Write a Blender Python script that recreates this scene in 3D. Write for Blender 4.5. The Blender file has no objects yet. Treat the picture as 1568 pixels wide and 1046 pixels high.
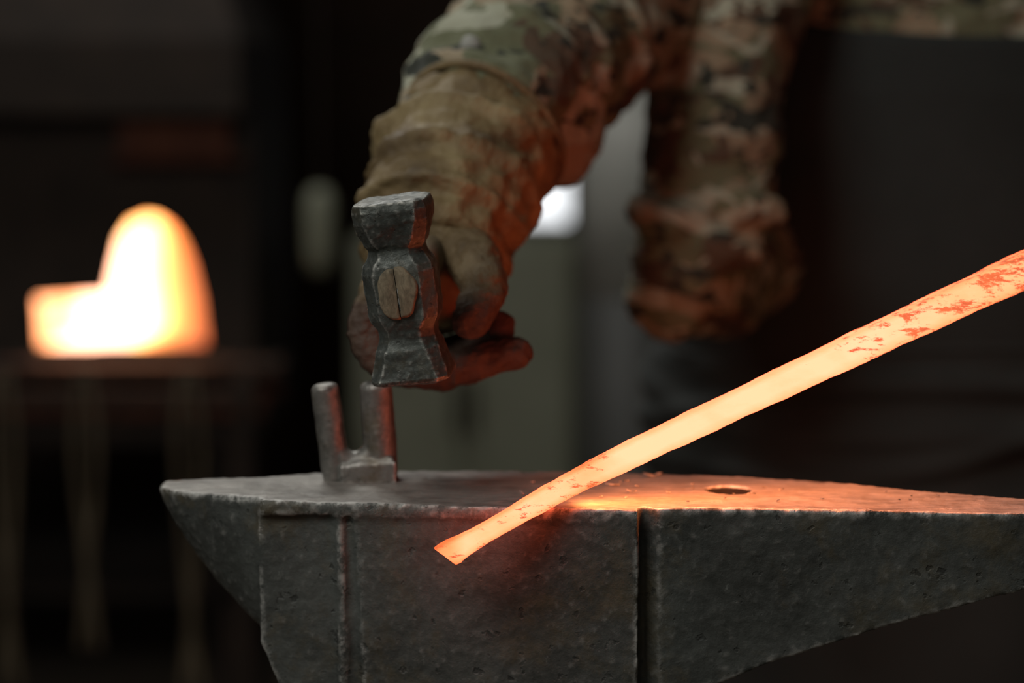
import bpy, bmesh, math, random
from mathutils import Vector, Matrix, Euler
random.seed(7)
S = bpy.context.scene
COL = S.collection

# ------------------------------------------------------------------ helpers
def empty(name, loc=(0,0,0)):
    e = bpy.data.objects.new(name, None); e.empty_display_size = .05
    COL.objects.link(e); e.location = loc
    return e

def obj(name, verts, faces, mat=None, parent=None, smooth=True):
    me = bpy.data.meshes.new(name)
    me.from_pydata([tuple(v) for v in verts], [], faces)
    bm = bmesh.new(); bm.from_mesh(me)
    bmesh.ops.recalc_face_normals(bm, faces=bm.faces)
    bm.to_mesh(me); bm.free()
    for p in me.polygons: p.use_smooth = smooth
    o = bpy.data.objects.new(name, me); COL.objects.link(o)
    if mat: me.materials.append(mat)
    if parent: o.parent = parent
    return o

class Geo:
    def __init__(s): s.v=[]; s.f=[]
    def add(s, v, f):
        n=len(s.v); s.v += [Vector(p) for p in v]; s.f += [tuple(i+n for i in q) for q in f]
    def loft(s, rings):
        """rings: list of equal-length closed loops, capped at both ends"""
        n=len(rings[0]); v=[p for r in rings for p in r]; f=[]
        for i in range(len(rings)-1):
            for j in range(n):
                a=i*n+j; b=i*n+(j+1)%n
                f.append((a,b,b+n,a+n))
        f.append(tuple(range(n))[::-1]); m=(len(rings)-1)*n
        f.append(tuple(range(m,m+n)))
        s.add(v,f)
    def tube(s, pts, seg=20, sub=3, cap=True, flat=1.0):
        """pts: (x,y,z,r) joined by a Catmull-Rom path, with rounded ends"""
        P=[Vector(p[:3]) for p in pts]; R=[p[3] for p in pts]
        Q=[];RR=[]
        n=len(P)
        for i in range(n-1):
            p0=P[max(i-1,0)];p1=P[i];p2=P[i+1];p3=P[min(i+2,n-1)]
            for k in range(sub):
                t=k/sub
                Q.append(.5*((2*p1)+(p2-p0)*t+(2*p0-5*p1+4*p2-p3)*t*t+(3*p1-p0-3*p2+p3)*t**3))
                RR.append(R[i]*(1-t)+R[i+1]*t)
        Q.append(P[-1]);RR.append(R[-1])
        if cap:
            d=(Q[0]-Q[1]).normalized(); e=(Q[-1]-Q[-2]).normalized()
            A=[];AR=[]
            for a in (80,60,40,20):
                a=math.radians(a); A.append(Q[0]+d*RR[0]*math.sin(a)*flat); AR.append(RR[0]*math.cos(a)**flat)
            B=[];BR=[]
            for a in (20,40,60,80):
                a=math.radians(a); B.append(Q[-1]+e*RR[-1]*math.sin(a)*flat); BR.append(RR[-1]*math.cos(a)**flat)
            Q=A+Q+B; RR=AR+RR+BR
        T=(Q[1]-Q[0]).normalized()
        up=Vector((0,0,1)) if abs(T.z)<.9 else Vector((1,0,0))
        N=T.cross(up).normalized()
        rings=[]
        for i in range(len(Q)):
            if i<len(Q)-1: t=(Q[i+1]-Q[i]).normalized()
            if i>0 and i<len(Q)-1: t=(Q[i+1]-Q[i-1]).normalized()
            N=(N-t*N.dot(t)).normalized(); B_=t.cross(N)
            rings.append([Q[i]+(N*math.cos(2*math.pi*j/seg)+B_*math.sin(2*math.pi*j/seg))*RR[i] for j in range(seg)])
        s.loft(rings)
    def ell(s, c, r, rot=None, seg=20, st=12):
        rings=[]
        M=rot.to_matrix() if rot else Matrix.Identity(3)
        for i in range(1,st):
            a=math.pi*i/st
            rings.append([Vector(c)+M@Vector((r[0]*math.sin(a)*math.cos(2*math.pi*j/seg), r[1]*math.sin(a)*math.sin(2*math.pi*j/seg), r[2]*math.cos(a))) for j in range(seg)])
        s.loft(rings)
    def box(s, a, b):
        x0,y0,z0=a;x1,y1,z1=b
        s.loft([[(x0,y0,z0),(x1,y0,z0),(x1,y1,z0),(x0,y1,z0)],[(x0,y0,z1),(x1,y0,z1),(x1,y1,z1),(x0,y1,z1)]])
    def prism_xz(s, poly, yf, yb):
        """xz polygon; yf/yb functions of (x,z)"""
        s.loft([[(x,yf(x,z),z) for x,z in poly],[(x,yb(x,z),z) for x,z in poly]])
    def make(s,name,mat=None,parent=None,smooth=True):
        return obj(name,s.v,s.f,mat,parent,smooth)

def apply_mods(o):
    dg=bpy.context.evaluated_depsgraph_get(); dg.update()
    me=bpy.data.meshes.new_from_object(o.evaluated_get(dg))
    mats=[m for m in o.data.materials]
    o.modifiers.clear(); o.data=me
    if not me.materials:
        for m in mats: me.materials.append(m)
    return o

def remesh(o, vox, smooth=4, disp=None, shade=True):
    m=o.modifiers.new('r','REMESH'); m.mode='VOXEL'; m.voxel_size=vox; m.use_smooth_shade=shade
    if smooth:
        k=o.modifiers.new('s','SMOOTH'); k.iterations=smooth; k.factor=.5
    for (sc,st,depth) in (disp or []):
        t=bpy.data.textures.new('cl','CLOUDS'); t.noise_scale=sc; t.noise_depth=depth
        d=o.modifiers.new('d','DISPLACE'); d.texture=t; d.strength=st; d.mid_level=.5; d.texture_coords='GLOBAL'
    apply_mods(o)
    for p in o.data.polygons: p.use_smooth=True
    return o

def bevel(o,w,seg=2):
    b=o.modifiers.new('b','BEVEL'); b.width=w; b.segments=seg; b.limit_method='ANGLE'
    return o

# ------------------------------------------------------------------ materials
class NT:
    def __init__(s,name):
        s.m=bpy.data.materials.new(name); s.m.use_nodes=True
        s.t=s.m.node_tree; s.t.nodes.clear()
        s.out=s.t.nodes.new('ShaderNodeOutputMaterial')
        s.b=s.t.nodes.new('ShaderNodeBsdfPrincipled')
        s.t.links.new(s.b.outputs[0],s.out.inputs[0])
        s.tc=s.t.nodes.new('ShaderNodeTexCoord')
    def L(s,a,b): s.t.links.new(a,b)
    def setv(s,k,v):
        if hasattr(v,'is_linked') or hasattr(v,'links'): s.L(v,s.b.inputs[k])
        else: s.b.inputs[k].default_value=v if not isinstance(v,tuple) or len(v)!=3 else (*v,1)
    def map(s,scale=(1,1,1),rot=(0,0,0),src=None):
        n=s.t.nodes.new('ShaderNodeMapping'); n.inputs['Scale'].default_value=scale; n.inputs['Rotation'].default_value=rot
        s.L(src or s.tc.outputs['Object'],n.inputs[0]); return n.outputs[0]
    def noise(s,scale,detail=4,rough=.55,dist=0,vec=None):
        n=s.t.nodes.new('ShaderNodeTexNoise'); n.inputs['Scale'].default_value=scale
        n.inputs['Detail'].default_value=detail; n.inputs['Roughness'].default_value=rough; n.inputs['Distortion'].default_value=dist
        s.L(vec or s.tc.outputs['Object'],n.inputs['Vector']); return n.outputs['Fac']
    def ramp(s,fac,stops,interp='LINEAR'):
        n=s.t.nodes.new('ShaderNodeValToRGB'); s.L(fac,n.inputs[0]); e=n.color_ramp.elements
        n.color_ramp.interpolation=interp
        while len(e)<len(stops): e.new(.5)
        for i,(p,c) in enumerate(stops):
            e[i].position=p; e[i].color=(*c,1) if isinstance(c,tuple) else (c,c,c,1)
        return n.outputs[0]
    def mix(s,fac,a,b,mode='MIX'):
        n=s.t.nodes.new('ShaderNodeMix'); n.data_type='RGBA'; n.blend_type=mode
        for k,v in ((0,fac),(6,a),(7,b)):
            if isinstance(v,(float,int)): n.inputs[k].default_value=v if k==0 else (v,v,v,1)
            elif isinstance(v,tuple): n.inputs[k].default_value=(*v,1)
            else: s.L(v,n.inputs[k])
        return n.outputs[2]
    def math(s,op,a,b=0.0):
        n=s.t.nodes.new('ShaderNodeMath'); n.operation=op
        for k,v in ((0,a),(1,b)):
            if isinstance(v,(float,int)): n.inputs[k].default_value=v
            else: s.L(v,n.inputs[k])
        return n.outputs[0]
    def xyz(s,src):
        n=s.t.nodes.new('ShaderNodeSeparateXYZ'); s.L(src,n.inputs[0]); return n.outputs
    def rgb(s,r,g,b):
        n=s.t.nodes.new('ShaderNodeCombineColor'); 
        for i,v in enumerate((r,g,b)): s.L(v,n.inputs[i])
        return n.outputs[0]
    def bump(s,h,strength=.3,dist=.002,normal=None):
        n=s.t.nodes.new('ShaderNodeBump'); n.inputs['Strength'].default_value=strength; n.inputs['Distance'].default_value=dist
        s.L(h,n.inputs['Height'])
        if normal: s.L(normal,n.inputs['Normal'])
        s.L(n.outputs[0],s.b.inputs['Normal']); return n.outputs[0]

def simple(name,c1,c2,scale=20,rough=.7,metal=0,bs=.3,bd=.002,bscale=None):
    n=NT(name); f=n.noise(scale,6)
    n.setv('Base Color',n.ramp(f,[(.3,c1),(.7,c2)]))
    n.setv('Roughness',rough); n.setv('Metallic',metal)
    n.bump(n.noise(bscale or scale*3,6),bs,bd)
    return n.m

def steel(name,dark,light,edge,rough=.5,metal=.75,scale=30,plo=.503,phi=.545,rust=0.25,bs=.4,bd=.0012,face=None):
    n=NT(name)
    big=n.noise(scale*.35,6,.65); fine=n.noise(scale*6,8,.75)
    c=n.ramp(n.mix(.32,big,fine),[(.38,dark),(.62,light)])
    rf=n.ramp(n.noise(scale*.6,8,.75),[(.50,0.0),(.66,rust)])
    c=n.mix(rf,c,(.13,.10,.05))
    # small bright scuffs
    sc=n.ramp(n.noise(scale*5,6,.8,0,n.map(scale=(1,1,.45),rot=(0,.6,0))),[(.63,0.0),(.70,.45)])
    c=n.mix(sc,c,tuple(k*2.2 for k in light))
    pit=n.ramp(n.noise(scale*4,3,.5),[(.64,0.0),(.71,1.0)])
    c=n.mix(n.math('MULTIPLY',pit,.6),c,tuple(k*.35 for k in dark))
    g=n.t.nodes.new('ShaderNodeNewGeometry')
    p=n.ramp(g.outputs['Pointiness'],[(plo,0.0),(phi,1.0)])
    p=n.math('MULTIPLY',p,n.ramp(n.noise(scale*3,5,.7),[(.42,.0),(.56,1.0)]))
    rr=n.ramp(n.noise(scale*2,5,.6),[(.3,rough-.13),(.7,rough+.13)])
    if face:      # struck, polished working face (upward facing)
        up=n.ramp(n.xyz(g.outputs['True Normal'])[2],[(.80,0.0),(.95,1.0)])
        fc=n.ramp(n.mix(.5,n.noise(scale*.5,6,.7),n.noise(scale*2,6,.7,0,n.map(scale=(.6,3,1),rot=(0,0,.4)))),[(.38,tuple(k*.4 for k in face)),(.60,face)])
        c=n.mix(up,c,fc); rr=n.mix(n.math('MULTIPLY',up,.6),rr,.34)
    n.setv('Base Color',n.mix(p,c,edge))
    n.setv('Metallic',metal)
    n.setv('Roughness',n.mix(p,rr,.36))
    h=n.mix(.5,n.noise(scale*1.2,5,.6),n.noise(scale*8,8,.7))
    h=n.math('SUBTRACT',h,n.math('MULTIPLY',pit,.35))
    n.bump(h,bs,bd)
    return n.m

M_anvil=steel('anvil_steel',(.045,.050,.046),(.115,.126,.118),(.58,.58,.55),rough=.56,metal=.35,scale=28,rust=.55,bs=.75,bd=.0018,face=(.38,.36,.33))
M_hammer=steel('hammer_steel',(.05,.058,.052),(.125,.14,.13),(.5,.5,.46),rough=.42,metal=.5,scale=60,rust=.4,bs=.5)
M_tool=steel('tool_steel',(.09,.09,.08),(.22,.215,.20),(.5,.48,.45),rough=.42,metal=.5,scale=60,rust=.6)
M_dark=simple('blackened_steel',(.013,.008,.005),(.028,.017,.011),15,.85,.0)
M_hole_shade=simple('hole_shade',(.006,.005,.004),(.012,.011,.009),40,.95)
M_floor=simple('concrete_floor',(.05,.038,.026),(.09,.07,.05),4,.9)
M_ceil=simple('ceiling_boards',(.02,.019,.017),(.035,.033,.03),4,.9)
M_cab=simple('cabinet_paint',(.19,.20,.14),(.26,.27,.20),5,.6)
M_gas=simple('grey_paint',(.32,.33,.30),(.40,.40,.37),8,.55)
M_gasd=simple('tank_dark',(.03,.031,.027),(.04,.04,.036),8,.6)
M_apron=simple('apron_leather',(.014,.019,.018),(.027,.034,.033),6,.92,0,.5,.003,14)
M_trous=simple('trouser_cloth',(.03,.032,.034),(.045,.047,.048),8,.9)
M_boot=simple('boot_leather',(.02,.012,.008),(.04,.025,.015),12,.6)
M_skin=simple('skin',(.45,.26,.18),(.55,.33,.23),20,.5,0,.1)
M_cap=simple('cap_cloth',(.03,.03,.028),(.05,.05,.045),20,.9)
M_eye=simple('eye_white',(.7,.7,.68),(.75,.75,.73),20,.3)

def brick():
    n=NT('brick_wall'); b=n.t.nodes.new('ShaderNodeTexBrick')
    b.inputs['Scale'].default_value=4; b.inputs['Color1'].default_value=(.10,.055,.035,1)
    b.inputs['Color2'].default_value=(.07,.042,.028,1); b.inputs['Mortar'].default_value=(.07,.052,.04,1)
    n.L(n.map(rot=(math.radians(90),0,0)),b.inputs['Vector']); n.setv('Base Color',b.outputs[0]); n.setv('Roughness',.9)
    n.bump(n.noise(30,5),.4,.004)
    return n.m
M_wall=brick()

def wood(name,c1,c2,sc,dk=None):
    n=NT(name); v=n.map(scale=sc); f=n.noise(14,8,.65,.6,v)
    n.setv('Base Color',n.ramp(f,[(.3,c1),(.7,c2)])); n.setv('Roughness',.8); n.bump(f,.5,.001); return n.m
M_wood=wood('ash_wood',(.07,.05,.028),(.25,.19,.11),(6,1,1.5))
M_wend=wood('ash_end_grain',(.08,.062,.038),(.30,.24,.155),(18,18,9))
M_stump=wood('stump_wood',(.03,.02,.012),(.08,.055,.035),(3,3,.5))

def camo():
    n=NT('camouflage_cloth')
    a=n.noise(10,2.5,.5,.5,n.map(scale=(1,1,1.5))); b=n.noise(13,2.5,.5,.7,n.map(scale=(1,1,1.6),rot=(.5,.3,1.1))); c=n.noise(17,2,.5,.8,n.map(scale=(1,1,1.8),rot=(1.4,.2,.4)))
    col=n.mix(n.ramp(a,[(.0,0.0),(.52,1.0)],'CONSTANT'),(.33,.265,.17),(.15,.16,.09))
    col=n.mix(n.ramp(b,[(.0,0.0),(.57,1.0)],'CONSTANT'),col,(.10,.068,.042))
    col=n.mix(n.ramp(c,[(.0,0.0),(.58,1.0)],'CONSTANT'),col,(.42,.43,.32))
    col=n.mix(n.ramp(n.noise(20,2,.5,.9,n.map(scale=(1,1,2),rot=(.1,1.2,2))),[(.0,0.0),(.60,1.0)],'CONSTANT'),col,(.035,.04,.03))
    n.setv('Base Color',col); n.setv('Roughness',.9)
    n.bump(n.mix(.3,n.noise(22,3,.5,1.2),n.noise(400,2)),.6,.008)
    return n.m
M_camo=camo()

def leather(name,c1,c2,c3,bd=.003,two=None):
    n=NT(name); f=n.noise(18,6,.6,.6)
    col=n.ramp(f,[(.3,c1),(.5,c2),(.72,c3)])
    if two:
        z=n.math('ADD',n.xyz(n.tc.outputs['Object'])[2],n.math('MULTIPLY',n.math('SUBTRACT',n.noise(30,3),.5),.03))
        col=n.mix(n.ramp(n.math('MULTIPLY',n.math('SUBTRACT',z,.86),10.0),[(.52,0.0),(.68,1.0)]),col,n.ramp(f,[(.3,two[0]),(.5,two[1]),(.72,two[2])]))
    n.setv('Base Color',col); n.setv('Roughness',.7)
    n.bump(n.mix(.5,n.noise(40,4,.6,1.5),n.noise(220,4)),.7,bd); return n.m
GA=((.075,.047,.020),(.185,.128,.056),(.33,.255,.125))
M_gaunt=leather('gauntlet_suede',*GA,.005)
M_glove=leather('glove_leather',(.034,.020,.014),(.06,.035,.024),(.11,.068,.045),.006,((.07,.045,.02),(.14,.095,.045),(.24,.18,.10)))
M_seam=simple('seam_thread',(.10,.07,.035),(.16,.11,.06),60,.8)

# ------------------------------------------------------------------ camera
cam=bpy.data.cameras.new('camera'); co=bpy.data.objects.new('camera',cam); COL.objects.link(co)
co.location=(0,-1.5,1.07); co.rotation_euler=(math.radians(90-6.4),0,0)
cam.lens=85; cam.sensor_width=36; cam.clip_start=.05
cam.dof.use_dof=True; cam.dof.focus_distance=1.49; cam.dof.aperture_fstop=2.7
S.camera=co

# ------------------------------------------------------------------ room
def slab(name,a,b,mat):
    g=Geo(); g.box(a,b); return g.make(name,mat,None,False)
slab('floor',(-3.2,-3,-.1),(3.2,5.6,0),M_floor)
slab('ceiling',(-3.2,-3,3),(3.2,5.6,3.1),M_ceil)
slab('wall_left',(-3.3,-3,0),(-3.2,5.6,3),M_wall)
slab('wall_right',(3.2,-3,0),(3.3,5.6,3),M_wall)
# back wall with a window opening
g=Geo(); wx0,wx1,wz0,wz1=-.03,.160,.65,.90
g.box((-3.2,5.0,0),(wx0,5.1,3)); g.box((wx1,5.0,0),(3.2,5.1,3)); g.box((wx0,5.0,0),(wx1,5.1,wz0)); g.box((wx0,5.0,wz1),(wx1,5.1,3))
g.make('wall_back',M_wall,None,False)
w=empty('window_1',(0,5.0,0))
n=NT('window_daylight'); n.setv('Emission Color',(.94,.97,1.0)); n.setv('Emission Strength',1.6); n.setv('Base Color',(.8,.8,.8)); 
g=Geo(); g.box((wx0,.06,wz0),(wx1,.065,wz1)); g.make('frosted_pane',n.m,w,False)
g=Geo()
for a,b in (((wx0,.0,wz0),(wx0+.015,.05,wz1)),((wx1-.01,.0,wz0),(wx1,.05,wz1)),((wx0,.0,wz0),(wx1,.05,wz0+.015)),((wx0,.0,wz1-.015),(wx1,.05,wz1))): g.box(a,b)
g.make('frame',M_dark,w,False)

# ------------------------------------------------------------------ anvil
anv=empty('anvil',(0,0,0))
g=Geo()
def yf(x,z): 
    y=.010+(x+.161)*(-.038/.239)
    return y-.0+ (.80-z)*.02
def yb(x,z):
    if x<-.0767: return .100+(x+.161)*(.033/.0843)
    return .133-(x+.0767)*.13
# core block
g.prism_xz([(-.161,.80),(-.12,.80),(-.0767,.80),(0,.80),(.079,.80),(.079,.64),(.05,.59),(-.10,.59),(-.146,.672),(-.161,.706)],
           lambda x,z: yf(x,z)+.0028, yb)
# raised front block + struck face plate
g.prism_xz([(-.100,.8),(.0785,.8),(.0785,.64),(.05,.595),(-.09,.595)],lambda x,z: yf(x,z), lambda x,z: yf(x,z)+.02)
g.prism_xz([(-.159,.8),(.0775,.8),(.0775,.791),(-.0,.7925),(-.159,.790)],lambda x,z: yf(x,.8)-.0022*max(0,min(1,(.03-x)/.04)), lambda x,z: yf(x,z)+.02)
g.prism_xz([(-.111,.795),(-.1065,.795),(-.104,.6),(-.109,.6)],lambda x,z: yf(x,z)-.0005, lambda x,z: yf(x,z)+.02)
# heel (tapering square horn)
def hs(x,a,b,zb): return [(x,a,.8),(x,b,.8),(x,b-.004,zb),(x,a+.006,zb)]
g.loft([hs(.05,-.004,.116,.64),hs(.0815,-.0145,.110,.655),hs(.0850,-.0165,.109,.659),hs(.0915,-.0205,.1085,.663),hs(.125,-.0215,.104,.684),hs(.157,-.0245,.098,.699),hs(.191,-.028,.0865,.711),
        hs(.25,-.033,.052,.731),hs(.32,-.039,.011,.752),hs(.42,-.044,-.012,.776)])
# horn
rings=[]
for x,a,b,zb,e in ((-.13,.010,.108,.69,.35),(-.1615,.016,.099,.709,.55),(-.178,.023,.097,.722,.8),(-.192,.031,.095,.735,.9),(-.209,.042,.092,.7565,1),(-.221,.050,.090,.775,1),(-.2285,.058,.087,.788,1),(-.2315,.064,.083,.795,1)):
    yc=(a+b)/2;w_=(b-a)/2; r=[]
    N=24
    for j in range(N+1):
        t=math.pi*j/N; c=math.cos(t); s_=math.sin(t)
        r.append((x,yc-w_*math.copysign(abs(c)**e,c),.7995-(.7995-zb)*abs(s_)**e))
    rings.append(r)
g.loft(rings)
# waist and feet
def sec(z,x0,x1,y0,y1): return [(x0,y0,z),(x1,y0,z),(x1,y1,z),(x0,y1,z)]
g.loft([sec(.66,-.13,.075,.012,.105),sec(.60,-.10,.055,.014,.10),sec(.565,-.09,.045,.016,.095),sec(.54,-.10,.055,.008,.103),sec(.52,-.135,.09,-.015,.125),sec(.50,-.155,.11,-.03,.14),sec(.475,-.16,.115,-.032,.142)])
a=g.make('body',M_anvil,anv)
remesh(a,.002,1)
# pritchel hole
g=Geo(); g.tube([(.140,.046,.70,.0145),(.140,.046,.86,.0145)],seg=32,sub=1)
c=g.make('cut'); c.modifiers.clear()
bo=a.modifiers.new('b','BOOLEAN'); bo.object=c; bo.solver='EXACT'; bo.operation='DIFFERENCE'
apply_mods(a); bpy.data.objects.remove(c)
remesh(a,.0015,1,[(.05,.0022,1),(.009,.0012,2)])
a.data.materials.append(M_hole_shade)  # shade inside the hole put into the colour: near-black inner wall
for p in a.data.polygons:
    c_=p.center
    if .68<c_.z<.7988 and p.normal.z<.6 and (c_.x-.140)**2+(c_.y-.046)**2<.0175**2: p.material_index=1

# stump
st=empty('tree_stump'); g=Geo(); rr=[]
for z,k in ((0,1.06),(.03,1.03),(.2,1.0),(.46,.98),(.475,.96)):
    rr.append([(-.02+.21*k*(1+.03*math.sin(3*t*math.pi/24)+.02*math.sin(11*t))*math.cos(t*math.pi/24),.055+.21*k*(1+.03*math.sin(3*t*math.pi/24)+.02*math.sin(11*t))*math.sin(t*math.pi/24),z) for t in range(48)])
g.loft(rr); g.make('log',M_stump,st)
for zz in (.12,.38):
    g=Geo()
    ring=[]
    for t in range(48):
        q=t*math.pi/24; ring.append((math.cos(q),math.sin(q)))
    g.loft([[(-.02+x*r,.055+y*r,z) for x,y in ring] for r,z in ((.21,zz-.015),(.225,zz-.015),(.225,zz+.015),(.21,zz+.015))])
    g.make('iron_band',M_dark,st,False)

# ------------------------------------------------------------------ bending fork
fk=empty('bending_fork'); g=Geo()
g.tube([(-.1170,.085,.803,.0090),(-.1195,.085,.828,.0096),(-.1235,.085,.8600,.0092)],seg=28,sub=4,flat=.5)
g.tube([(-.0865,.085,.803,.0108),(-.0880,.085,.830,.0112),(-.0900,.085,.8610,.0106)],seg=28,sub=4,flat=.5)
# curved crotch of the U
g.tube([(-.1195,.084,.824,.0070),(-.1135,.084,.8145,.0080),(-.104,.084,.811,.0085),(-.0945,.084,.8155,.0085),(-.088,.084,.827,.0080)],seg=24,sub=4)
g.loft([[(-.113,.073,.7995),(-.0765,.071,.7995),(-.0765,.099,.7995),(-.113,.097,.7995)],[(-.113,.0735,.810),(-.0765,.0715,.813),(-.0765,.0985,.813),(-.113,.0965,.810)],[(-.111,.076,.8130),(-.079,.074,.817),(-.079,.096,.817),(-.111,.094,.8130)]])
f_=g.make('fork_body',M_tool,fk); remesh(f_,.0009,1,[(.012,.0010,2)])

# ------------------------------------------------------------------ hammer
hm=empty('hammer',(-.0685,.012,.9345))
hm.rotation_euler=(math.radians(5),math.radians(-6.2),math.radians(-7))
prof=[(.0570,.0190,.018,.004),(.0560,.0226,.021,.006),(.051,.0240,.0225,.007),(.044,.0234,.022,.007),(.036,.0214,.020,.008),(.030,.0192,.0185,.008),(.0265,.0170,.017,.008),(.0225,.0176,.0175,.008),(.0165,.0214,.0195,.008),
      (.012,.0228,.020,.008),(.0,.0228,.020,.0085),(-.012,.0228,.020,.0085),(-.018,.0218,.0195,.008),(-.0245,.0181,.0178,.008),(-.030,.0178,.0172,.008),(-.034,.0190,.0182,.008),(-.037,.0200,.0192,.007),(-.050,.0232,.0215,.007),(-.0555,.0245,.0225,.006),(-.058,.0237,.0215,.006),(-.0592,.0203,.0185,.004)]
g=Geo(); rings=[]
for z,hx,hy,c in prof:
    rings.append([(-hx,-hy+c,z),(-hx+c,-hy,z),(hx-c,-hy,z),(hx,-hy+c,z),(hx,hy-c,z),(hx-c,hy,z),(-hx+c,hy,z),(-hx,hy-c,z)])
g.loft(rings)
h=g.make('head',M_hammer,hm)
remesh(h,.0008,1)
for sc_,st_ in ((.02,.0024),(.006,.0010)):
    t=bpy.data.textures.new('hc','CLOUDS'); t.noise_scale=sc_; t.noise_depth=2
    d=h.modifiers.new('d','DISPLACE'); d.texture=t; d.strength=st_; d.mid_level=.5
apply_mods(h)
# eye : handle end, one oval split by a thin slit where the wedge is driven
for sg in (-1,1):
    g=Geo(); rings=[]
    for y,k in ((.02,1),(-.0208,1),(-.0224,.96),(-.0229,.86)):
        r=[]
        for j in range(32):
            q=-math.pi/2+math.pi*j/31
            x_=.0122*(math.cos(q)**.75 if math.cos(q)>1e-6 else 0)*(1+.06*math.sin(4*q+sg))+.00025
            z_=.0160*math.sin(q)*(1+.03*math.cos(5*q))
            xc,zc=.003,0
            x_=xc+(x_-xc)*k; z_=zc+(z_-zc)*k
            r.append((sg*x_-.0002+.0004*math.sin(z_*300),y,z_+sg*.0005))
        rings.append(r)
    g.loft(rings); g.make('handle_end',M_wend,hm)
g=Geo(); g.loft([[(.0004,-.0231,-.0110),(.0010,-.0231,-.0105),(.0007,-.0231,.0035),(.0002,-.0231,.003)],[(.0004,-.02,-.0110),(.0010,-.02,-.0105),(.0007,-.02,.0035),(.0002,-.02,.003)]])
g.make('wedge',M_hammer,hm,False)
M_split=simple('dark_split',(.006,.005,.004),(.012,.01,.008),30,.9)
g=Geo(); g.box((-.0012,-.0212,-.0150),(.0012,-.018,.0150)); g.make('wedge_split',M_split,hm,False)
# handle
g=Geo(); rings=[]
for y,a_,b_ in ((-.01,.0095,.013),(.03,.0095,.0135),(.08,.0105,.0145),(.14,.0115,.0155),(.22,.0115,.0155),(.27,.013,.017),(.285,.012,.016),(.29,.008,.011)):
    rings.append([(a_*math.cos(q),y,b_*math.sin(q)) for q in [2*math.pi*j/28 for j in range(28)]])
g.loft(rings); g.make('handle',M_wood,hm)

# ------------------------------------------------------------------ hot bar
def hot():
    n=NT('hot_steel')
    X=n.xyz(n.tc.outputs['Object'])[0]
    uv=n.t.nodes.new('ShaderNodeUVMap'); V=n.xyz(uv.outputs[0])[1]
    U=n.math('MULTIPLY',n.math('ADD',X,.06),1.6)
    # temperature along the bar
    T=n.ramp(U,[(0,.46),(.035,.56),(.05,.86),(.14,.86),(.165,.70),(.20,.97),(.42,1.0),(.50,.92),(.60,.76),(.72,.60),(.80,.52),(1,.4)])
    T=n.math('ADD',T,n.math('MULTIPLY',n.math('SUBTRACT',n.noise(70,5,.6,0,n.map(scale=(.5,1,1),rot=(0,.42,0))),.5),.40))
    edge=n.ramp(V,[(0,.30),(.08,.12),(.18,.0),(.66,.0),(.82,.12),(1,.32)])
    T=n.math('SUBTRACT',T,edge)
    R=n.math('MULTIPLY',n.ramp(T,[(0,.07),(.2,.14),(.4,.33),(.65,.6),(1,1.0)]),8.0)
    G=n.ramp(T,[(0,.06),(.2,.15),(.4,.28),(.6,.46),(.8,.61),(1,.76)])
    B=n.ramp(T,[(0,.015),(.2,.03),(.4,.075),(.6,.16),(.8,.26),(1,.39)])
    col=n.rgb(R,G,B)
    # oxide scale flakes, growing toward the cooler end
    v=n.map(scale=(.42,1,1.4),rot=(0,.42,0))
    fl=n.noise(140,7,.75,.2,v)
    thr=n.ramp(U,[(0,.46),(.05,.36),(.15,.40),(.165,.60),(.19,.38),(.20,.0),(.38,.0),(.44,.50),(.60,.67),(.7,.73),(1,.78)])
    sc=n.ramp(n.math('ADD',fl,n.math('MULTIPLY',thr,.25)),[(.66,0.0),(.715,1.0)])
    scc=n.ramp(n.noise(60,3),[(.35,(.30,.07,.025)),(.65,(.62,.13,.035))])
    col=n.mix(n.math('MULTIPLY',sc,.94),col,scc)
    n.setv('Emission Color',col); n.setv('Emission Strength',1.0)
    n.setv('Base Color',(.05,.02,.012)); n.setv('Roughness',.8)
    n.bump(n.noise(150,5),.5,.001)
    return n.m
M_hot=hot()
bar=empty('hot_steel_bar')
pts=[(-.0410,-.050,.7757,.0074,.006),(-.0375,-.0490,.7777,.0078,.0064),(-.0297,-.0465,.7818,.0064,.0062),(-.018,-.0425,.7880,.0058,.006),(.0,-.0355,.7970,.0060,.006),(.0324,-.0235,.8135,.0070,.0065),(.07,-.0145,.831,.0080,.007),(.12,-.007,.8535,.0086,.0075),(.20,.005,.8895,.0095,.008),(.29,.0195,.9295,.0106,.009),(.42,.038,.987,.012,.0095),(.62,.066,1.075,.012,.0095)]
P=[]
for i in range(len(pts)-1):
    p0=pts[max(i-1,0)];p1=pts[i];p2=pts[i+1];p3=pts[min(i+2,len(pts)-1)]
    L_=(Vector(p2[:3])-Vector(p1[:3])).length; k=max(2,int(L_/.0015))
    for s_ in range(k):
        t=s_/k
        P.append([.5*((2*p1[m])+(p2[m]-p0[m])*t+(2*p0[m]-5*p1[m]+4*p2[m]-p3[m])*t*t+(3*p1[m]-p0[m]-3*p2[m]+p3[m])*t**3) if m<3 else p1[m]*(1-t)+p2[m]*t for m in range(5)])
P.append(list(pts[-1]))
NS=40; rings=[]; 
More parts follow.
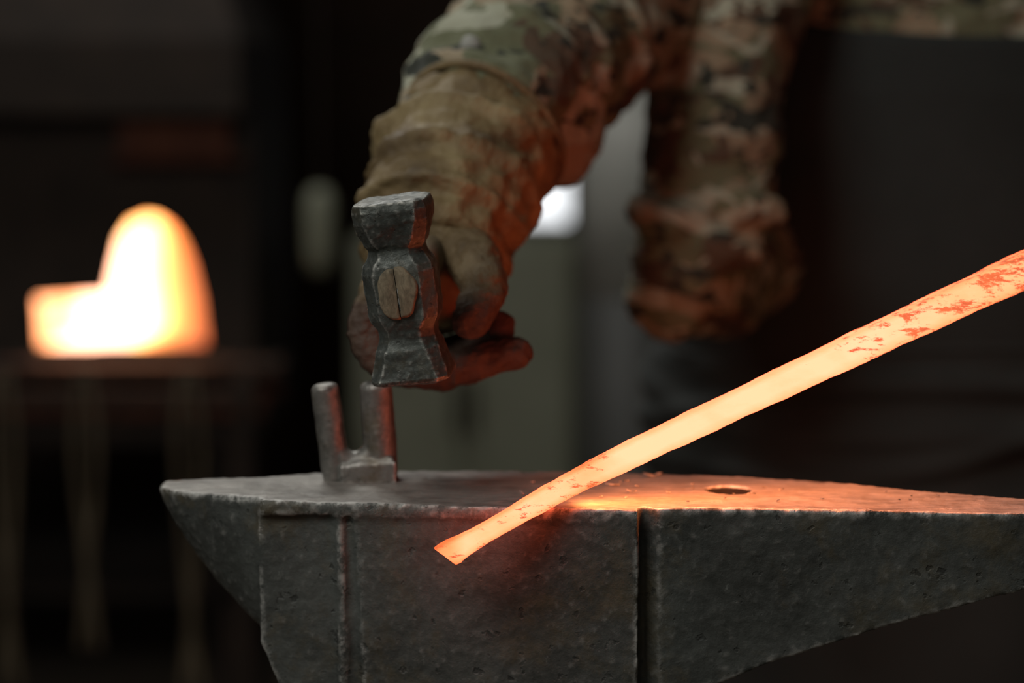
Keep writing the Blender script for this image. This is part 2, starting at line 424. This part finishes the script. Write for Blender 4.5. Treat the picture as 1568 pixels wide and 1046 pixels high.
for i,p in enumerate(P):
    q=P[min(i+2,len(P)-1)]; r=P[max(i-2,0)]
    T=(Vector(q[:3])-Vector(r[:3])).normalized(); U=Vector((0,1,0)); U=(U-T*U.dot(T)).normalized(); B=U.cross(T)*-1
    if B.z<0: B=-B
    ring=[]
    ww=1+.02*math.sin(i*.17)+.015*math.sin(i*.07+1)
    for j in range(NS):
        a_=2*math.pi*j/NS; e_=.36
        cu=math.copysign(abs(math.cos(a_))**e_,math.cos(a_)); su_=math.copysign(abs(math.sin(a_))**e_,math.sin(a_))
        ring.append(Vector(p[:3])+B*(p[3]*su_*ww)+U*(p[4]*cu)+T*( -.003*su_ if i<3 else 0))
    rings.append(ring)
g=Geo(); g.loft(rings); b_=g.make('bar_body',M_hot,bar)
uvl=b_.data.uv_layers.new(name='UVMap')
nr=len(rings)
for poly in b_.data.polygons:
    for l in poly.loop_indices:
        vi=b_.data.loops[l].vertex_index; j=vi%NS
        a_=2*math.pi*j/NS; e_=.36
        su_=math.copysign(abs(math.sin(a_))**e_,math.sin(a_))
        uvl.data[l].uv=(min(vi//NS,nr)/nr,.5-.5*su_)
t=bpy.data.textures.new('bt','CLOUDS'); t.noise_scale=.010; t.noise_depth=2
d=b_.modifiers.new('d','DISPLACE'); d.texture=t; d.strength=.0010; d.mid_level=.5

# ------------------------------------------------------------------ mill scale flakes on the anvil
g=Geo()
for k in range(40):
    if k<4: x=(.066,.092,.098,.075)[k]; y=(.06,.095,.10,.075)[k]; s_=(.0045,.005,.0035,.003)[k]
    else: x=random.uniform(-.03,.28); y=random.uniform(-.005,.07)*(1-max(0,x-.1)*3); s_=random.uniform(.0006,.0016)
    if (x-.14)**2+(y-.046)**2<.019**2: x-=.045
    n_=random.randint(5,8); rot=random.random()*6
    tl=random.uniform(-.3,.3)
    top=[];bot=[]
    for j in range(n_):
        q=rot+2*math.pi*j/n_; r_=s_*random.uniform(.6,1.2); dx,dy=r_*math.cos(q),.6*r_*math.sin(q)
        z=.8008+abs(tl)*s_*.5+tl*dx
        bot.append((x+dx,y+dy,z)); top.append((x+dx,y+dy,z+.0007))
    g.loft([bot,top])
fl=g.make('mill_scale_flakes',M_tool,None,False)

# ------------------------------------------------------------------ blacksmith
bs=empty('blacksmith')
# jacket (trunk, hammer arm, near arm)
g=Geo()
def elr(cx,cy,z,a,b,n=40,ph=0): return [(cx+a*math.cos(2*math.pi*j/n),cy+b*math.sin(2*math.pi*j/n),z) for j in range(n)]
g.loft([elr(.40,.87,.76,.225,.18),elr(.40,.86,.86,.228,.18),elr(.39,.84,.98,.232,.185),elr(.375,.80,1.10,.225,.18),elr(.35,.77,1.20,.19,.165),elr(.33,.75,1.28,.13,.12),elr(.32,.74,1.33,.075,.075),elr(.31,.73,1.36,.07,.07)])
g.tube([(.30,.84,1.21,.10),(.17,.76,1.19,.088),(.10,.60,1.145,.078),(.05,.465,1.103,.071),(.005,.37,1.07,.069),(-.022,.29,1.035,.063),(-.038,.24,1.005,.055)],seg=28,sub=4)
g.tube([(.02,.38,1.06,.05),(.033,.365,1.02,.036),(.036,.36,1.003,.024)],seg=20)      # loose cloth under the elbow
g.tube([(.06,.46,1.15,.05),(.0,.36,1.115,.03),(-.03,.32,1.075,.03)],seg=20)
# bunched cloth rolls round the forearm
for (px_,py_,pz_,r_) in ((-.005,.345,1.06,.070),(.015,.395,1.08,.074),(.045,.455,1.10,.075),(-.028,.28,1.028,.0635)):
    ax=Vector((-.5,-.75,-.35)).normalized(); N_=ax.cross(Vector((0,0,1))).normalized(); B_=ax.cross(N_)
    g.tube([(*(Vector((px_,py_,pz_))+(N_*math.cos(q)+B_*math.sin(q))*(r_-.006)+ax*.012*math.sin(2*q+px_*40)),.0105) for q in [2*math.pi*k/20 for k in range(21)]],seg=10,sub=2)
g.tube([(.33,.72,1.22,.105),(.225,.63,1.205,.078),(.19,.60,1.13,.064),(.172,.56,1.02,.0595),(.16,.53,.94,.054),(.142,.505,.90,.046),(.132,.50,.883,.037)],seg=28,sub=4)
g.tube([(.145,.51,.895,.042),(.18,.60,.885,.045),(.23,.70,.90,.04)],seg=24)
# sleeve folds near the near elbow
for (x,y,z,r) in ((.135,.475,.945,.018),(.165,.468,.925,.017),(.185,.49,.96,.02)):
    g.tube([(x-.03,y+.02,z+.01,r*.7),(x,y,z,r),(x+.03,y+.01,z-.006,r*.7)],seg=14)
j_=g.make('camouflage_jacket',M_camo,bs)
remesh(j_,.0042,3,[(.07,.018,1),(.028,.011,2)])
# snap button on the sleeve
g=Geo(); g.ell((-.030,.262,1.088),(.0075,.004,.0075)); g.make('snap_button',M_gas,bs)

# gauntlet
g=Geo(); gp=[]
path=[(-.026,.262,1.018,.0600),(-.034,.240,1.004,.0625),(-.042,.215,.988,.0610),(-.047,.195,.970,.0590),(-.051,.180,.952,.0540),(-.054,.168,.936,.0470),(-.056,.158,.925,.0400)]
K=34
for i in range(K+1):
    u=i/K*(len(path)-1); a_=int(min(u,len(path)-2)); t=u-a_
    p=[path[a_][m]*(1-t)+path[a_+1][m]*t for m in range(4)]
    p[3]+=.0038*math.sin(i*1.05)+.0018*math.sin(i*1.9+1)
    gp.append(tuple(p))
g.tube(gp,seg=36,sub=1)
gt=g.make('gauntlet_cuff',M_gaunt,bs); remesh(gt,.0025,2,[(.035,.013,1),(.012,.005,1)])
g=Geo()
rimc=Vector((-.0215,.270,1.026)); ax=(Vector((-.034,.240,1.004))-rimc).normalized()
N_=ax.cross(Vector((0,0,1))).normalized(); B_=ax.cross(N_)
g.tube([(*(rimc+ax*.006+(N_*math.cos(q)+B_*math.sin(q))*(.0615+.002*math.sin(3*q))),.0032) for q in [2*math.pi*k/24 for k in range(25)]],seg=10,sub=2)
g.make('cuff_hem',M_gaunt,bs)

# gloved hand around the handle
g=Geo(); seams=Geo()
ys=[.100,.122,.144,.165]
for i,y in enumerate(ys):
    L=(1.0,1.08,1.02,.86)[i]; r=(.0118,.012,.0116,.0105)[i]
    g.tube([(-.055,.165+.3*(y-.13),.945,.021),(-.078,y+.012,.935,.0165),(-.090,y,.917,.0135)],seg=18)          # metacarpal / palm
    if i==0:
        fp=[(-.090,y,.917,.0135),(-.097,y-.004,.897,.0125),(-.086,y-.006,.879,r),(-.064,y-.004,.871,r),(-.040,y-.001,.872,.0118),(-.015,y+.003,.879,.0125),(.0035,y+.006,.882,.0105)]
    elif i==1:
        fp=[(-.090,y,.917,.0135),(-.098,y,.895,r),(-.084,y,.874,r),(-.055,y,.866,r),(-.030,y,.872,r),(-.013,y,.888,.0112),(-.008,y,.9,.0095)]
    else:
        fp=[(-.090,y,.917,.0135),(-.090-.007*L,y,.917-.022*L,r),(-.082,y,.917-.042*L,r),(-.055,y,.917-.048*L,r),(-.030,y,.917-.042*L,r),(-.020,y,.917-.026*L,r*.95),(-.022,y,.917-.012*L,r*.85)]
    g.tube(fp,seg=18,sub=4)
    # leather creases at the finger joints
    for m_ in (1,2,4):
        c0=Vector(fp[m_][:3]); tt=(Vector(fp[m_+1][:3])-Vector(fp[m_-1][:3])).normalized(); r0=fp[m_][3]
        na=tt.cross(Vector((0,1,0))).normalized(); nb=tt.cross(na)
        g.tube([(*(c0+(na*math.cos(q)+nb*math.sin(q))*(r0-.0006)),.0021) for q in [2*math.pi*k/14 for k in range(15)]],seg=8,sub=1)
g.tube([(-.045,.160,.948,.026),(-.030,.135,.944,.0205),(-.0215,.108,.936,.0165),(-.0195,.088,.922,.0145),(-.028,.074,.907,.0125)],seg=18,sub=4)   # thumb
g.ell((-.060,.160,.930),(.038,.03,.03))
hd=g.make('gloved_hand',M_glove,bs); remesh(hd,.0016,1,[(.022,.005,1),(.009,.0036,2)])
# stitched seam down the thumb
seams.tube([(-.026,.116,.9525,.0012),(-.0185,.096,.9405,.0012),(-.0185,.079,.9265,.0012),(-.024,.066,.913,.0012)],seg=8,sub=4)
seams.make('glove_seam',M_seam,bs)

# apron
def apron_pt(th,z):
    cx=.40 if z<.98 else .40-(z-.98)*.2; cy=.87-(z-.76)*.16 if z>.76 else .87
    a=.240+.012; b=.190+.012
    if z<.80: k=(.80-z); a+=.05*k; b+=.09*k
    if z>1.05: a-=(z-1.05)*.25; b-=(z-1.05)*.1
    fold=.006*math.sin(th*9+z*14)+.005*math.sin(th*4-z*23) if z<.80 else .003*math.sin(th*5+z*9)
    for (zz,sl,am,wd_) in ((.775,.05,.010,.010),(.74,-.04,.008,.012),(.715,.06,.009,.010),(.69,-.02,.008,.012)):
        fold+=am*math.exp(-((z-zz-sl*(th-4.4)*.5-.012*math.sin(th*3+zz*50))/wd_)**2)
    f_=fold
    return (cx+(a+f_)*math.cos(th),cy+(b+f_)*math.sin(th),z)
v=[];f=[];NA=90;NZ=160
for i in range(NZ+1):
    for j in range(NA+1):
        u=j/NA; th=math.radians(172+ (372-172)*u)
        ztop=1.118-.022*math.sin(math.pi*min(1,max(0,(u-.25)/.6)))
        z=.34+(ztop-.34)*i/NZ
        v.append(apron_pt(th,z))
for i in range(NZ):
    for j in range(NA):
        a_=i*(NA+1)+j; f.append((a_,a_+1,a_+NA+2,a_+NA+1))
ap=obj('leather_apron',v,f,M_apron,bs); so=ap.modifiers.new('s','SOLIDIFY'); so.thickness=.004; so.offset=1
g=Geo(); g.tube([(*[c_+ (0) for c_ in apron_pt(math.radians(172+200*k/30),.812-.01*math.sin(k*.3))],.006) for k in range(31)],seg=8,sub=2)
g.make('apron_tie',M_apron,bs)
g=Geo(); g.tube([(*apron_pt(math.radians(172+200*k/30),1.118-.022*math.sin(math.pi*min(1,max(0,(k/30-.25)/.6)))),.0035) for k in range(31)],seg=8,sub=2)
g.make('apron_binding',M_apron,bs)
# trousers, boots
g=Geo()
g.ell((.40,.87,.78),(.20,.16,.12))
g.tube([(.31,.88,.76,.125),(.29,.86,.52,.095),(.27,.92,.25,.075),(.265,.95,.09,.065)],seg=24)
g.tube([(.50,.88,.76,.125),(.53,.90,.52,.095),(.55,.98,.25,.075),(.56,1.0,.09,.065)],seg=24)
tr=g.make('trousers',M_trous,bs); remesh(tr,.008,4,[(.06,.012,1)])
for x,y in ((.265,.93),(.56,.98)):
    g=Geo(); g.tube([(x,y+.03,.13,.055),(x,y+.03,.055,.052),(x-.01,y-.06,.045,.044),(x-.02,y-.16,.04,.038)],seg=20)
    g.box((x-.06,y-.19,.0),(x+.045,y+.085,.02)); b2=g.make('boot',M_boot,bs); remesh(b2,.005,2)
# head with neck, face and cap
g=Geo()
g.tube([(.315,.735,1.33,.065),(.29,.70,1.40,.058)],seg=24)
H=Vector((.265,.665,1.50)); Rz=Euler((math.radians(20),0,math.radians(-25)))
Mh=Rz.to_matrix()
def hp(p): return tuple(H+Mh@Vector(p))
g.ell(H,(.076,.095,.10),Rz); g.ell(hp((0,-.03,-.055)),(.055,.062,.062),Rz)
g.tube([(*hp((0,-.088,.012)),.009),(*hp((0,-.106,-.016)),.011),(*hp((0,-.112,-.028)),.013)],seg=12)
for s_ in (-1,1):
    g.ell(hp((s_*.078,.005,-.012)),(.011,.02,.031),Rz); g.ell(hp((s_*.032,-.083,.02)),(.022,.01,.008),Rz)
g.ell(hp((0,-.089,-.057)),(.024,.009,.005),Rz); g.ell(hp((0,-.086,-.067)),(.022,.009,.006),Rz); g.ell(hp((0,-.075,-.098)),(.02,.016,.014),Rz)
hd2=g.make('head_and_neck',M_skin,bs); remesh(hd2,.003,3)
for s_ in (-1,1):
    g=Geo(); g.ell(hp((s_*.03,-.083,.004)),(.012,.009,.009),Rz); g.make('eye',M_eye,bs)
g=Geo(); g.ell(hp((0,.008,.045)),(.084,.100,.066),Rz); g.tube([(*hp((-.03,-.09,.045)),.012),(*hp((0,-.135,.035)),.01),(*hp((.03,-.09,.045)),.012)],seg=14)
c2=g.make('cap',M_cap,bs); remesh(c2,.004,3)

# ------------------------------------------------------------------ forge
fg=empty('forge',(0,0,0))
outl=[(-.790,.692),(-.672,.700),(-.660,.750),(-.649,.792),(-.632,.819),(-.608,.830),(-.586,.827),(-.564,.812),(-.547,.787),(-.532,.750),(-.518,.69),(-.510,.616),(-.600,.616),(-.672,.616),(-.700,.614),(-.787,.614)]
g=Geo(); g.box((-1.2,2.5,.45),(-.43,3.15,1.0)); body=g.make('firebox',M_dark,fg,False)
g=Geo(); g.prism_xz(outl,lambda x,z:2.4,lambda x,z:2.80); cut=g.make('cutter')
bo=body.modifiers.new('b','BOOLEAN'); bo.object=cut; bo.solver='EXACT'; apply_mods(body); bpy.data.objects.remove(cut)
n=NT('fire_glow'); o3=n.xyz(n.tc.outputs['Object'])
fx=n.math('ADD',n.math('MULTIPLY',n.math('ADD',o3[0],.785),3.5),n.math('MULTIPLY',n.math('SUBTRACT',n.noise(9,3),.5),.10))
fx=n.math('ADD',fx,n.math('MULTIPLY',n.math('SUBTRACT',o3[2],.62),.15))
R=n.math('MULTIPLY',n.ramp(fx,[(0,.4),(.05,1.0),(.58,1.0),(.68,.28),(.80,.09),(1,.035)]),6.0)
G=n.math('MULTIPLY',n.ramp(fx,[(0,.3),(.05,.8),(.1,1.0),(.54,1.0),(.64,.24),(.74,.085),(.85,.03),(1,.010)]),3.0)
B=n.math('MULTIPLY',n.ramp(fx,[(0,.16),(.05,.6),(.10,1.0),(.47,1.0),(.57,.28),(.66,.05),(1,.003)]),1.9)
n.setv('Emission Color',n.rgb(R,G,B)); n.setv('Emission Strength',1.0)
n.setv('Base Color',(.3,.15,.08)); M_fire=n.m
def shr(p,k): cx,cz=-.62,.69; return (cx+(p[0]-cx)*k,cz+(p[1]-cz)*k)
ring0=[(x,2.505,z) for x,z in [shr(p,.99) for p in outl]]; ring1=[(x,2.78,z) for x,z in [shr(p,.975) for p in outl]]
nn=len(outl); v=ring0+ring1; f=[(j,(j+1)%nn,(j+1)%nn+nn,j+nn) for j in range(nn)]+[tuple(range(nn,2*nn))]
obj('glowing_lining',v,f,M_fire,fg,False)
g=Geo(); g.box((-1.0,2.40,.578),(-.375,2.52,.594)); g.make('shelf',M_dark,fg,False)
g=Geo(); g.loft([sec(1.0,-1.25,-.44,2.42,3.2),sec(1.12,-1.25,-.44,2.42,3.2),sec(1.6,-.95,-.6,2.65,3.0),sec(3.0,-.92,-.63,2.68,2.97)]); g.make('hood',M_dark,fg,False)
g=Geo()
for x in (-1.15,-.47):
    for y in (2.55,3.08): g.box((x-.03,y-.03,0),(x+.03,y+.03,.45))
g.box((-1.18,2.52,.18),(-.44,3.12,.2)); g.make('legs',M_dark,fg,False)
M_fb=simple('fire_brick',(.07,.022,.012),(.11,.036,.018),20,.9)
g=Geo()
for k in range(4): g.box((-.64+k*.045,2.46,.93),(-.64+k*.045+.041,2.5,.985))
for r_ in range(2):
    for k in range(7): g.box((-1.0+k*.085+.03*r_,2.47,.50+r_*.036),(-1.0+k*.085+.03*r_+.078,2.5,.531+r_*.036))
g.box((-.66,2.455,.922),(-.44,2.5,.93))
g.make('fire_bricks',M_fb,fg,False)

# ------------------------------------------------------------------ background furniture
cb=empty('storage_cabinet'); g=Geo(); g.box((-.30,3.0,.06),(.122,3.5,.757)); bevel(g.make('carcass',M_cab,cb,False),.008)
g=Geo(); g.box((-.285,2.985,.09),(-.092,3.0,.735)); g.box((-.089,2.985,.09),(.108,3.0,.735)); bevel(g.make('doors',M_cab,cb,False),.004)
g=Geo(); g.tube([(-.105,2.965,.40,.006),(-.105,2.965,.50,.006)]); g.tube([(-.073,2.965,.40,.006),(-.073,2.965,.50,.006)]); g.box((-.29,3.02,0),(.11,3.48,.06)); g.make('handles_and_plinth',M_dark,cb)
gc=empty('gas_cylinder')
def turn(cx,cy,pr,n=36): return [[(cx+r*math.cos(2*math.pi*j/n),cy+r*math.sin(2*math.pi*j/n),z) for j in range(n)] for r,z in pr]
g=Geo(); g.loft(turn(.205,2.5,[(.09,0),(.095,.01),(.095,.70)])); g.make('tank_body',M_gasd,gc)  # lower part of the cylinder near black, upper part grey
g=Geo(); g.loft(turn(.205,2.5,[(.0945,.70),(.095,.9),(.09,.95),(.075,.985),(.05,1.01),(.028,1.02),(.028,1.05)])); g.make('tank_shoulder',M_gas,gc)
g=Geo(); g.loft(turn(.205,2.5,[(.02,1.05),(.02,1.10),(.035,1.10),(.035,1.12),(.01,1.125)])); g.tube([(.205,2.5,1.075,.01),(.26,2.5,1.075,.01)]); g.make('valve',M_dark,gc)
ln=empty('hanging_lantern')
g=Geo(); g.loft(turn(-.318,2.5,[(.012,.735),(.022,.745),(.025,.77),(.025,.85),(.02,.868),(.01,.878)])); g.make('lamp_body',M_cab,ln)
g=Geo(); g.tube([(-.318,2.5,.87,.003),(-.318,2.5,3.0,.003)],seg=8,sub=1); g.make('cable',M_dark,ln)
# tool rack with tongs
tr_=empty('tool_rack'); g=Geo()
g.box((-.95,1.88,.60),(-.36,1.90,.62)); 
for x in (-.93,-.38): g.box((x-.012,1.89,0),(x+.012,1.915,.64)); g.box((x-.012,1.78,0),(x+.012,2.03,.015))
g.make('rack_frame',M_dark,tr_,False)
M_tongs=simple('tong_steel',(.075,.058,.036),(.16,.13,.085),20,.7,.2)
for x in (-.80,-.715,-.60,-.455):
    l=random.uniform(.38,.5); s_=random.uniform(.9,1.1)
    g=Geo(); z0=.645
    g.tube([(x-.006,1.865,z0,.005),(x-.016*s_,1.865,z0-.12,.005),(x+.004,1.865,z0-l+.08,.007),(x+.012,1.865,z0-l,.006)],seg=10)
    g.tube([(x+.006,1.87,z0,.005),(x+.016*s_,1.87,z0-.12,.005),(x-.004,1.87,z0-l+.08,.007),(x-.012,1.87,z0-l,.006)],seg=10)
    g.make('tongs',M_tongs,tr_)

# ------------------------------------------------------------------ lights
def area(name,loc,tgt,size,power,col,sy=None):
    l=bpy.data.lights.new(name,'AREA'); l.size=size; l.energy=power; l.color=col
    if sy: l.shape='RECTANGLE'; l.size_y=sy
    o=bpy.data.objects.new(name,l); COL.objects.link(o); o.location=loc
    o.rotation_euler=(Vector(tgt)-Vector(loc)).to_track_quat('-Z','Y').to_euler(); return o
area('workshop_light_front',(-.95,-1.1,2.3),(.0,.25,.9),1.0,16.5,(1,.97,.90))
area('workshop_light_rear',(-.6,1.9,2.7),(0,.2,.9),.8,19,(1,.975,.92))
# added area lamp under the bar, standing in for part of its glow
gl=area('hot_bar_fill',(0,0,0),(0,0,-1),.30,.68,(1,.24,.065),.014)
xa=Vector((.27,.038,.1165)).normalized(); za=-Vector((.20,.28,-1)); za=(za-xa*za.dot(xa)).normalized(); ya=za.cross(xa)
M_=Matrix((xa,ya,za)).transposed().to_4x4(); M_.translation=Vector((.180,.012,.868)); gl.matrix_world=M_
wd=bpy.data.worlds.new('world'); S.world=wd; wd.use_nodes=True
wd.node_tree.nodes['Background'].inputs[0].default_value=(1,.94,.80,1); wd.node_tree.nodes['Background'].inputs[1].default_value=.085
S.view_settings.view_transform='Standard'; S.view_settings.look='None'
S.view_settings.exposure=0; S.view_settings.gamma=1.07
